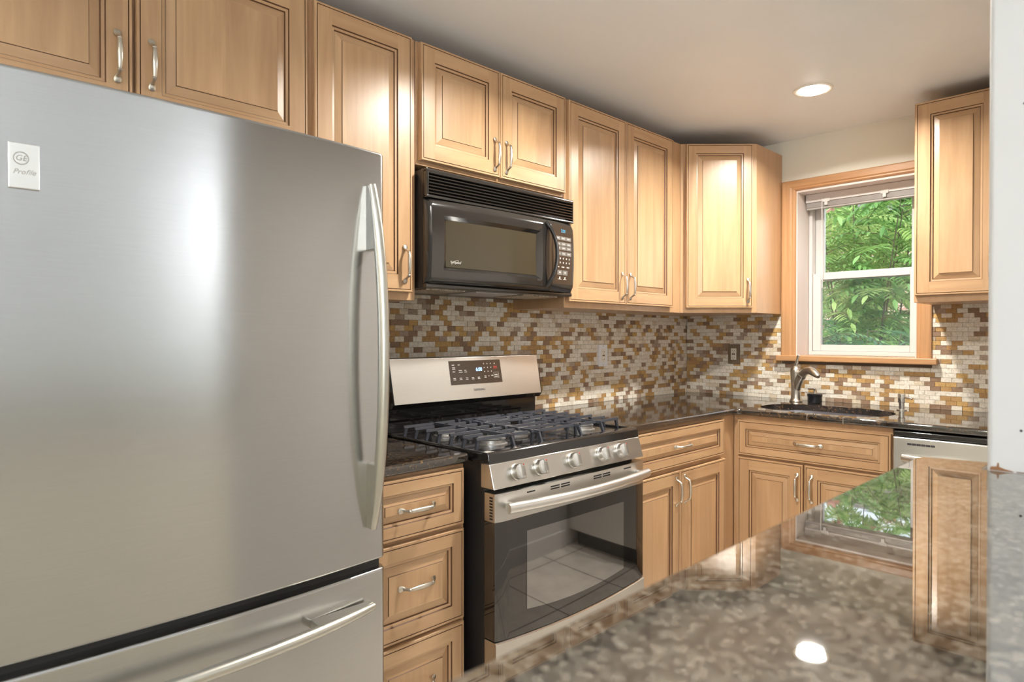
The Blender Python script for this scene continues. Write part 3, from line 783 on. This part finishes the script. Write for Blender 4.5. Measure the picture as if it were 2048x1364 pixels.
# side end piece of the panel and door (warm metal seen from the left)
# oven door
DT, DBm, DB = .798, .7155, .3705
YD = -.752
def bowx(x): s = 2*x/w-1; return -.006*(1-s**2)
def bow_panel(x0, x1, z0, z1, yb, yfn, nx=28, sag=0):
    b = MB(); vs, fs = [], []
    for i in range(nx+1):
        x = x0+(x1-x0)*i/nx; s = 2*(x-x0)/(x1-x0)-1; q = sag*(1-s*s)
        e = min(x-x0, x1-x); rr = .005; rd = rr-math.sqrt(max(0, rr*rr-(rr-e)**2)) if e < rr else 0
        y = yfn(x)+rd
        vs += [(x, yb, z0-q), (x, y, z0-q), (x, y, z1), (x, yb, z1)]
    for i in range(nx):
        a, c = i*4, i*4+4
        for j in range(4): fs.append((a+j, c+j, c+(j+1) % 4, a+(j+1) % 4))
    fs.append((0, 1, 2, 3)); fs.append(tuple(nx*4+j for j in (3, 2, 1, 0)))
    b.add(vs, fs); return b
SAG = .016
od = bow_panel(.002, w-.002, DBm, DT, -.704, lambda x: YD+bowx(x)-.0005).build('oven_door', stainless_r, rg)
bow_panel(.002, w-.002, DB, DBm, -.704, lambda x: YD+bowx(x), sag=SAG).build('door_glass', oven_glass, od)
wx0, wx1 = w*.170, w*.823
b = MB(); nx = 24; vs_, fs_ = [], []
for i in range(nx+1):
    x = wx0+(wx1-wx0)*i/nx; s = 2*i/nx-1; sg_ = .030*(1-((x/w)*2-1)**2)
    vs_ += [(x, YD+bowx(x)-.0004, .455-sg_*1.3), (x, YD+bowx(x)-.0004, .6695)]
for i in range(nx): fs_.append((2*i, 2*i+2, 2*i+3, 2*i+1))
b.add(vs_, fs_); b.build('oven_window', oven_window, od)
# vent slots along the top of the door
for cx_, cn in ((.20, 1), (.37, 2), (.655, 2), (.855, 1)):
    for k in range(cn):
        x0 = w*cx_+k*.049-cn*.0235; x1 = x0+.042
        for q in range(cn):
            b = MB(); b.box(x0, x1, YD+bowx(x0)-.0012, YD+.004, .783-q*.0075, .7872-q*.0075); b.build('vent_slot', black_matte, od, ang=0)
# handle: bowed round bar on two posts
b = MB(); P_ = []
for i in range(33):
    s = -1+2*i/32; P_.append((w/2+s*(w/2-.024), YD-.030-.034*(1-s*s), .760))
b.sweep(P_, [(.0145, .0155)]*33, 18, 0, (0, 0, 1))
for sg in (-1, 1): b.box(w/2+sg*(w/2-.050)-.010, w/2+sg*(w/2-.050)+.010, YD-.040, YD+.002, .751, .769, bev=.003)
b.build('handle', simple('satin_steel_bar', (.72, .715, .70), .32, 1), od)
# left end caps: grille of slots seen on the door edge
b = MB()
for k in range(8): b.box(.0012, .0022, YD+.013, YD+.026, .722+k*.0088, .7265+k*.0088)
b.build('edge_vents', black_matte, od)
# storage drawer with arched upper lip
b = MB(); vs_, fs_ = [], []; nx = 28
for i in range(nx+1):
    x = .002+(w-.004)*i/nx; s = 2*i/nx-1; q = SAG*(1-s*s); zt = DB-.004-q
    vs_ += [(x, -.704, .10), (x, YD+bowx(x)-.001, .10), (x, YD+bowx(x)-.001, zt-.004), (x, YD+bowx(x)+.003, zt), (x, -.704, zt)]
for i in range(nx):
    a, c = i*5, i*5+5
    for j in range(5): fs_.append((a+j, c+j, c+(j+1) % 5, a+(j+1) % 5))
fs_.append((0, 1, 2, 3, 4)); fs_.append(tuple(nx*5+j for j in (4, 3, 2, 1, 0)))
b.add(vs_, fs_); b.build('storage_drawer', stainless_r, rg)
# burners and grates
for (ux, uy, rr_) in ((.150, -.575, .046), (.150, -.335, .036), (w/2, -.455, .050), (w-.150, -.575, .046), (w-.150, -.335, .036)):
    b = MB(); b.lathe([(rr_*1.12, .9075), (rr_*1.12, .911), (rr_*.95, .913), (rr_*.92, .9235), (rr_*.6, .9235)], (ux, uy, 0), 'z', 32); bn = b.build('burner', alu, rg)
    b = MB(); b.lathe([(rr_*.98, .9236), (rr_, .9255), (rr_*.97, .9285), (rr_*.85, .9295)], (ux, uy, 0), 'z', 32); b.build('burner_cap', simple('burner_cap', (.10, .095, .09), .45), bn)
def grate(u0, u1, side, wok=False):
    b = MB(); zt = .948; t_ = .0040; hgt = .0085
    um = (u0+u1)/2; F, Bk = -.690, -.232
    def bar(p, q, z=zt, th=t_):
        p, q = Vector((*p, z)), Vector((*q, z)); d = (q-p).normalized(); n_ = Vector((-d.y, d.x, 0))*th
        vs = [p-n_*1.25+Vector((0, 0, -hgt)), p+n_*1.25+Vector((0, 0, -hgt)), p+n_*.8, p-n_*.8, q-n_*1.25+Vector((0, 0, -hgt)), q+n_*1.25+Vector((0, 0, -hgt)), q+n_*.8, q-n_*.8]
        b.add(vs, [(0, 1, 2, 3), (7, 6, 5, 4), (0, 4, 5, 1), (1, 5, 6, 2), (2, 6, 7, 3), (3, 7, 4, 0)])
    def leg(x, y, dx, dy):
        p = Vector((x, y, 0)); e = Vector((x+dx, y+dy, 0)); n_ = Vector((-dy, dx, 0)).normalized()*t_
        d = Vector((dx, dy, 0)).normalized()*.010
        vs = [e-n_-d+Vector((0, 0, .9085)), e+n_-d+Vector((0, 0, .9085)), e+n_+Vector((0, 0, .9085)), e-n_+Vector((0, 0, .9085)), p-n_*.9-d+Vector((0, 0, zt-hgt)), p+n_*.9-d+Vector((0, 0, zt-hgt)), p+n_*.9+Vector((0, 0, zt)), p-n_*.9+Vector((0, 0, zt))]
        b.add(vs, [(0, 1, 2, 3), (7, 6, 5, 4), (0, 4, 5, 1), (1, 5, 6, 2), (2, 6, 7, 3), (3, 7, 4, 0)])
    # spines front to back
    sp = [u0+(u1-u0)*.58 if side < 0 else u0+(u1-u0)*.42] if not wok else [u0+.02, u1-.02]
    for s_ in sp: bar((s_, F+.02), (s_, Bk-.015)); leg(s_, F+.022, 0, -.016); leg(s_, Bk-.017, 0, .012)
    ys = [F+.045+k*(Bk-F-.085)/6 for k in range(7)]
    for k, y in enumerate(ys):
        near = any(abs(y-c_) < .030 for c_ in (-.575, -.335)) if not wok else abs(y+.455) < .05
        L_, R_ = u0+.004, u1-.004
        if not near: bar((L_, y), (R_, y))
        else: bar((L_, y), (um-.030, y)); bar((um+.030, y), (R_, y))
        if side < 0: leg(L_+.006, y, -.010, 0)
        if side > 0: leg(R_-.006, y, .010, 0)
        if side == 0 and k in (0, 3, 6): leg(L_+.004, y, -.003, 0); leg(R_-.004, y, .003, 0)
        if side < 0 and k in (1, 3, 5): leg(R_-.004, y, .004, 0)
        if side > 0 and k in (1, 3, 5): leg(L_+.004, y, -.004, 0)
    if wok:
        ring = [(um+.070*math.cos(a), -.33+.055*math.sin(a)) for a in [2*PI*k/28 for k in range(28)]]
        for p, q in zip(ring, ring[1:]+ring[:1]): bar(p, q, zt+.001, .005)
    return b.build('burner_grate', cast_iron, rg, ang=30)
grate(.016, w/3-.004, -1); grate(w/3+.004, 2*w/3-.004, 0, True); grate(2*w/3+.004, w-.016, 1)

# ------------------------------------------------------------------ dishwasher
dwr = thing('dishwasher', 'stainless steel dishwasher under the granite, right of the sink cabinet', 'dishwasher', (1.326, 0, 0), 0)
w = .605
b = MB(); b.box(0, w, -.600, -.02, .10, .872); b.box(.01, w-.01, -.56, -.03, 0, .10); b.build('body', black_semi, dwr)
b = MB(); b.box(0, w, -.655, -.60, .852, .8745, bev=.005, seg=3); b.build('top_strip', black_gloss, dwr)
b = MB(); b.box(0, w, -.662, -.601, .11, .850, bev=.005, seg=3); ddr = b.build('door', stainless_r, dwr)
b = MB()
for k in range(6): b.box(.052+k*.0160, .052+k*.0160+.0150, -.6628, -.6615, .8215, .8295)
b.build('indicator_window', simple('indicator_dark', (.05, .045, .05), .3), ddr)
b = MB(); P_ = []; R_ = []
for i in range(25):
    s = -1+2*i/24; P_.append((w/2+s*(w/2-.036), -.668-.030*(1-abs(s)**3), .768)); R_.append((.010, .0145))
b.sweep(P_, R_, 14, 0, (0, 0, 1)); b.build('handle', stainless_r, ddr)

# ------------------------------------------------------------------ faucet and sink accessories
fc = thing('faucet', 'brushed nickel single-lever pull-out faucet behind the sink', 'faucet', (.722, -.118, ZC))
b = MB(); b.lathe([(.033, 0), (.034, .004), (.030, .010), (.0255, .020), (.0245, .06), (.0265, .12), (.0285, .150), (.0285, .152)], n=28); b.build('body', nickel, fc)
b = MB(); b.lathe([(.0288, .1525), (.0292, .156), (.0292, .166), (.027, .176), (.018, .186), (.010, .190)], n=28); b.build('cap', nickel, fc)
b = MB(); b.sweep([(-.010, -.002, .182), (.002, -.004, .196), (.008, -.006, .215), (.013, -.008, .237), (.018, -.010, .246)], [(.010, .013), (.009, .010), (.006, .007), (.0055, .006), (.008, .007)], 12, up=(1, 0, 0)); b.build('lever', chrome, fc)
b = MB(); dx, dy = .83, -.56
sp = [(0.0, .050, .020), (.012, .085, .021), (.030, .118, .022), (.055, .148, .021), (.085, .166, .0195), (.115, .170, .020), (.140, .164, .020), (.165, .152, .016), (.183, .142, .010)]
b.sweep([(dx*a, dy*a, z) for a, z, r in sp], [r for a, z, r in sp], 18, up=(0, 0, 1)); b.build('spout', nickel, fc)
b = MB(); b.sweep([(dx*.044, dy*.044, .135), (dx*.053, dy*.053, .1455)], [.0225, .0222], 18, up=(0, 0, 1)); b.build('joint_ring', pewter, fc)
st = thing('drain_stopper', 'small black cylinder with chrome T-shaped knob beside the faucet', 'stopper', (.822, -.128, ZC))
b = MB(); b.lathe([(.033, 0), (.035, .008), (.034, .030), (.037, .040), (.037, .046), (.033, .049)], n=28); b.build('body', simple('black_rubber', (.012, .013, .018), .3), st)
b = MB(); b.lathe([(.006, .049), (.005, .068), (.007, .072), (.005, .075)], n=16); b.sweep([(-.036, .006, .0705), (-.004, 0, .0715), (.008, -.002, .0712)], [(.0045, .0035), (.005, .004), (.005, .004)], 10); b.build('knob', chrome, st)
sd = thing('soap_dispenser', 'short chrome soap dispenser at the right end of the sink', 'dispenser', (1.232, -.175, ZC))
b = MB(); b.lathe([(.021, 0), (.021, .004), (.012, .006), (.012, .034), (.0155, .036), (.0165, .072), (.015, .076)], n=24); b.build('pump', chrome, sd)
b = MB(); b.sweep([(.010, -.002, .062), (.036, -.008, .060), (.046, -.010, .056)], [(.006, .005), (.005, .005), (.004, .004)], 12); b.build('nozzle', chrome, sd)

# ------------------------------------------------------------------ outlets
def outlet(label, loc, rz, plate):
    r = thing('wall_outlet', label, 'outlet', loc, rz, 'electrical outlets in the backsplash')
    b = MB(); b.box(-.036, .036, -.0165, 0, -.0575, .0575, bev=.002); b.build('cover_plate', plate, r)
    b = MB(); b.box(-.0165, .0165, -.0185, -.010, -.0335, .0335, bev=.001); so = b.build('socket', ivory, r)
    b = MB()
    for zc_ in (-.020, .020):
        for dx_ in (-.006, .006): b.box(dx_-.0011, dx_+.0011, -.0189, -.0183, zc_-.004, zc_+.004)
        b.lathe([(.0022, -.0184), (.0022, -.0189)], (0, 0, zc_-.009), 'y', 10)
    b.box(-.009, -.001, -.0190, -.0183, -.004, .004); b.box(.001, .009, -.0190, -.0183, -.004, .004)
    b.build('slots', simple('outlet_dark', (.10, .05, .03), .5), so)
    for z in (-.049, .049):
        b = MB(); b.lathe([(.003, -.0164), (.0022, -.0174)], (0, 0, z), 'y', 12); b.build('screw', pewter, r)
outlet('outlet with a silver cover plate on the left wall right of the range', (0, -.858, 1.1525), L90, plate_steel)
outlet('outlet with a dark bronze cover plate on the window wall, left of the faucet', (.3215, 0, 1.1495), 0, plate_dark)

# ------------------------------------------------------------------ recessed ceiling lights
def downlight(label, x, y, e):
    r = thing('recessed_light', label, 'ceiling light', (x, y, CEIL), 0, 'recessed ceiling lights')
    b = MB(); b.lathe([(.081, 0), (.080, -.004), (.073, -.006), (.062, -.003), (.060, -.0005), (.060, 0)], n=48, cap=False); b.build('trim_ring', lamp_trim, r)
    b = MB(); b.lathe([(.0605, -.0008), (.054, -.008), (.036, -.015), (.012, -.018), (.001, -.0185)], n=40); b.build('lens', lens_mat, r)
    lamp('downlight_glow', 'AREA', (0, 0, -.022), (0, 0, 0), e, (1, .955, .87), r, shape='DISK', size=.11, spread=math.radians(155))
downlight('lit recessed ceiling light near the window wall above the sink', 1.015, -.678, 25)
downlight('lit recessed ceiling light just above the picture, over the floor by the range', .99, -1.925, 25)
downlight('added unseen recessed ceiling light at the near end of the kitchen behind the refrigerator line', 1.05, -4.2, 14)  # extra lamp added out of view, clear of the refrigerator's reflection
# two uplights added out of view to bounce fill light off the dining-room ceiling
def fill_uplight(label, x, y, e):
    r = thing('added_uplight', label, 'lamp', (x, y, 0))
    b = MB(); b.lathe([(.14, 0), (.14, .015), (.03, .03), (.012, .05)], n=32); b.build('base', black_semi, r)
    b = MB(); b.lathe([(.012, .05), (.012, 1.50)], n=16); b.build('pole', black_semi, r)
    b = MB(); b.lathe([(.02, 1.48), (.06, 1.50), (.13, 1.55), (.17, 1.62), (.165, 1.62), (.125, 1.56), (.05, 1.515)], n=36, cap=False); b.build('lamp_shade', black_semi, r)
    lamp('uplight_fill', 'AREA', (0, 0, 1.63), (PI, 0, 0), e, (.96, .98, 1), r, shape='DISK', size=.3, spread=math.radians(175))
fill_uplight('added black uplight for bounced fill, unseen in the dining area behind the camera', 3.0, -5.5, 175)
fill_uplight('added black uplight for bounced fill by the far dining wall, unseen behind the white jamb', 4.8, -.75, 135)

# ------------------------------------------------------------------ window
wn_ = struct(link('window_1', None, None, (.9615, 0, 1.12)))
def wpart(b, name, m, parent=None, ang=30):
    o = b.build(name, m, parent or wn_, ang=ang)
    if not parent: o.location = (-.9615, 0, -1.12)
    return o
CO0, CO1, CI0, CI1, CZ, CZI = .600, 1.316, .674, 1.249, 2.102, 2.046
def casing_prof(flip):  # across width: outer thick, inner bead
    return [(0, 0), (0, .020), (.012, .022), (.050, .018), (.060, .012), (.066, .013), (.072, .008), (.074, 0)]
b = MB()
def mitre(path_pts, m):
    # path of (outer, inner) pairs; casing section lofted between
    pr = [(0, .0), (0, .019), (.10, .022), (.62, .020), (.74, .014), (.84, .0150), (.95, .009), (1, .0)]
    secs = []
    for (o_, i_) in path_pts:
        secs.append([(o_[0]+(i_[0]-o_[0])*f_, -d_, o_[1]+(i_[1]-o_[1])*f_) for f_, d_ in pr])
    for A, B in zip(secs, secs[1:]):
        n_ = len(pr); b.add(A+B, [(k, k+1, n_+k+1, n_+k) for k in range(n_-1)]+[tuple(range(n_)), tuple(n_+k for k in reversed(range(n_)))], m)
ZS = 1.1485
mitre([((CO0, ZS), (CI0, ZS)), ((CO0, CZ), (CI0, CZI))], 0)
mitre([((CO0, CZ), (CI0, CZI)), ((CO1, CZ), (CI1, CZI))], 1)
mitre([((CO1, CZ), (CI1, CZI)), ((CO1, ZS), (CI1, ZS))], 0)
wpart(b, 'oak_casing', [oak_v, oak_h], ang=20)
b = MB(); b.box(.580, 1.343, -.045, .0, 1.118, ZS, bev=.005, seg=3); b.box(CI0+.001, CI1-.001, 0, .154, 1.121, ZS, bev=.001, seg=1); wpart(b, 'window_sill', oak_h)
b = MB()
b.box(WX0, .680, .0, .18, ZS, WZ1); b.box(1.243, WX1, .0, .18, ZS, WZ1); b.box(.680, 1.243, .0, .18, 2.036, WZ1); wpart(b, 'jamb_lining', jamb_paint)
def frame(x0, x1, z0, z1, y0, y1, t, bev=.002, tb=None, tt=None):
    b = MB(); tb = tb or t; tt = tt or t
    b.box(x0, x0+t, y0, y1, z0, z1, bev=bev); b.box(x1-t, x1, y0, y1, z0, z1, bev=bev); b.box(x0+t, x1-t, y0, y1, z0, z0+tb, bev=bev); b.box(x0+t, x1-t, y0, y1, z1-tt, z1, bev=bev); return b
fo = wpart(frame(.682, 1.241, ZS+.001, 2.034, .155, .245, .018, tb=.022), 'window_frame', white_vinyl)
us = wpart(frame(.7015, 1.2215, 1.566, 2.014, .200, .230, .044), 'upper_sash', white_vinyl)
ls = wpart(frame(.7015, 1.2215, ZS+.024, 1.602, .164, .194, .042, tb=.034, tt=.034), 'lower_sash', white_vinyl)
b = MB(); b.box(.743, 1.180, .213, .217, 1.606, 1.974); b.build('pane', pane_mat, us, ang=0)
b = MB(); b.box(.741, 1.182, .178, .182, ZS+.055, 1.570); b.build('pane', pane_mat, ls, ang=0)
b = MB(); b.quad((.7015, .238, ZS+.02), (1.2215, .238, ZS+.02), (1.2215, .238, 1.590), (.7015, .238, 1.590)); wpart(b, 'insect_screen', screen_mat, ang=0)
# mini blind, drawn up
bl = thing('window_blind', 'white mini blind drawn up at the top of the kitchen window', 'blind', (.9615, .112, 2.036))
b = MB(); b.box(-.274, .274, -.020, .018, -.046, -.001, bev=.002); b.build('head_rail', blind_mat, bl)
b = MB()
for k in range(12): b.box(-.272, .272, -.014, .012, -.0495-k*.0022, -.0480-k*.0022)
b.box(-.272, .272, -.013, .011, -.084, -.075, bev=.002); b.build('slat_stack', simple('slat_grey', (.42, .39, .37), .4), bl)
for x in (-.165, .120):
    b = MB(); b.box(x-.018, x+.018, -.0245, -.0205, -.052, -.030, bev=.0015); b.box(x-.008, x+.008, -.026, -.0205, -.070, -.046, bev=.0015); b.build('valance_clip', clear_plastic, bl)
b = MB(); b.sweep([(-.185, -.026, -.020), (-.185, -.026, -.06), (-.183, -.024, -.52)], .0024, 8, up=(1, 0, 0)); b.build('tilt_wand', clear_plastic, bl)

# ------------------------------------------------------------------ outside
sbox('ground_yard', -14, 8, .27, 16, -.6, -.5, m=earth)
def leaflet(b, o, d, up, L, wd, mi=0):
    d = d.normalized(); s = d.cross(up).normalized(); n = s.cross(d)
    pts = [o, o+d*L*.35+s*wd+n*L*.04, o+d*L*.75+s*wd*.7, o+d*L-n*L*.08, o+d*L*.75-s*wd*.7, o+d*L*.35-s*wd+n*L*.04]
    mid = o+d*L*.5-n*L*.02
    b.add(pts+[mid], [(0, 1, 6), (1, 2, 6), (2, 3, 6), (3, 4, 6), (4, 5, 6), (5, 0, 6)], mi)
def frond(b, R, o, d, L, lw, mi):
    d = d.normalized(); pts = [o]; n = 13; p = o.copy(); dd = d.copy()
    for k in range(n):
        dd = (dd+Vector((0, 0, -.10))).normalized(); p = p+dd*L/n; pts.append(p.copy())
        if k < 1: continue
        side = dd.cross(Vector((0, 0, 1))).normalized(); f = math.sin(PI*(.15+.8*k/n))
        for sg in (-1, 1):
            ld = side*sg+dd*.45+Vector((0, 0, R.uniform(-.45, .05)))
            leaflet(b, p, ld, Vector((0, 0, 1)), lw*4.4*f*R.uniform(.8, 1.15), lw*.44*f, mi)
    leaflet(b, p, dd, Vector((0, 0, 1)), lw*4, lw*.6, mi)
    return pts
def shrub(name, label, cat, x, y, h, spread, nf, lm, seed, group, flowers=0, L=.5, lw=.026, low=.25):
    R = random.Random(seed); z0 = -.5
    r = thing(name, label, cat, (x, y, z0), 0, group)
    fb, sb_ = MB(), MB()
    stems = []
    for k in range(5):
        a = 2*PI*(k+R.uniform(0, .8))/5; tip = Vector((math.cos(a)*spread*.55, math.sin(a)*spread*.55, h*R.uniform(.75, 1)))
        pts = [Vector((0, 0, 0)), tip*.35+Vector((0, 0, h*.08)), tip*.7+Vector((0, 0, h*.04)), tip]
        sb_.sweep(pts, [.014, .010, .007, .003], 7); stems.append(pts)
    for k in range(nf):
        st_ = R.choice(stems); f = R.uniform(low, 1)*3; i = min(2, int(f)); o = st_[i].lerp(st_[i+1], f-i)
        a = R.uniform(0, 2*PI); d = Vector((math.cos(a), math.sin(a), R.uniform(.0, .8)))
        pts = frond(fb, R, o, d, L*R.uniform(.7, 1.2), lw, 0 if R.random() < .62 else 1)
        if k % 3 == 0: sb_.sweep(pts[::3], .0035, 5)
    fb.build('foliage', [lm, leaf_c if lm is leaf_a else leaf_a], r, ang=0)
    sb_.build('stems', stem_mat, r)
    if flowers:
        for k in range(flowers):
            fl = MB(); st_ = R.choice(stems); o = st_[3]+Vector((R.uniform(-.35, .35), R.uniform(-.35, .1), R.uniform(-.15, .2)))
            for q in range(26):
                a, e = R.uniform(0, 2*PI), R.uniform(-.6, 1.2)
                leaflet(fl, o, Vector((math.cos(a)*math.cos(e), math.sin(a)*math.cos(e), math.sin(e))), Vector((.3, .2, 1)), .075, .016)
            fl.build('flower_cluster', flower_mat, r, ang=0)
    return r
G = 'shrubs outside the kitchen window'
shrub('shrub', 'feathery dark green shrub filling the lower window sash', 'shrub', .50, 1.55, 2.0, .50, 170, leaf_b, 3, G, L=.46, lw=.027, low=.35)
shrub('shrub', 'bluish green shrub just outside, right of the window opening', 'shrub', 1.95, 1.6, 1.9, .45, 60, leaf_b, 11, G, L=.42, lw=.024, low=.4)
shrub('shrub', 'leafy green shrub in the middle of the upper window sash', 'shrub', .02, 3.15, 3.45, .75, 190, leaf_a, 5, G, L=.56, lw=.036, low=.3, flowers=8)
shrub('shrub', 'green shrub further right beyond the window, behind the bluish one', 'shrub', 1.75, 3.2, 2.8, .7, 70, leaf_a, 8, G, L=.5, lw=.03, low=.4)
shrub('tree', 'bright green tree at the upper right of the window behind the shrubs', 'tree', -.35, 5.25, 4.4, 1.1, 230, leaf_a, 21, G, L=.66, lw=.05, low=.25, flowers=7)
shrub('tree', 'dark bushy tree far left behind the shrubs outside the window', 'tree', -2.75, 5.3, 3.6, 1.1, 110, leaf_b, 31, G, L=.62, lw=.042, low=.2)
shrub('tree', 'dense green tree behind the wooden fence outside the window', 'tree', -1.6, 8.5, 4.6, 1.5, 200, leaf_a, 41, G, L=.9, lw=.055, low=.2)
fn = thing('garden_fence', 'brown wooden garden fence glimpsed between the shrubs outside', 'fence', (-2, 6.75, -.5))
b = MB()
for k in range(34): b.box(-4+k*.2, -4+k*.2+.18, 0, .02, .05, 1.75)
b.build('boards', fence_wood, fn, ang=0)
for k in range(4):
    b = MB(); b.box(-3.6+k*1.9, -3.5+k*1.9, -.10, 0, 0, 1.95); b.build('post', simple('post_wood', (.26, .17, .11), .8), fn, ang=0)
nb = thing('brick_house', 'pale brick neighbouring house behind the trees outside the window', 'building', (-3.5, 13, -.5))
b = MB(); b.box(-5, 4.2, 0, 4, 0, 4.4); b.build('walls', brick_mat, nb, ang=0)
b = MB(); b.prism([(-.4, 4.4), (4.4, 4.4), (2, 6.0)], 'x', -5.3, 4.5); b.build('roof', simple('roof_grey', (.12, .11, .11), .8), nb, ang=0)
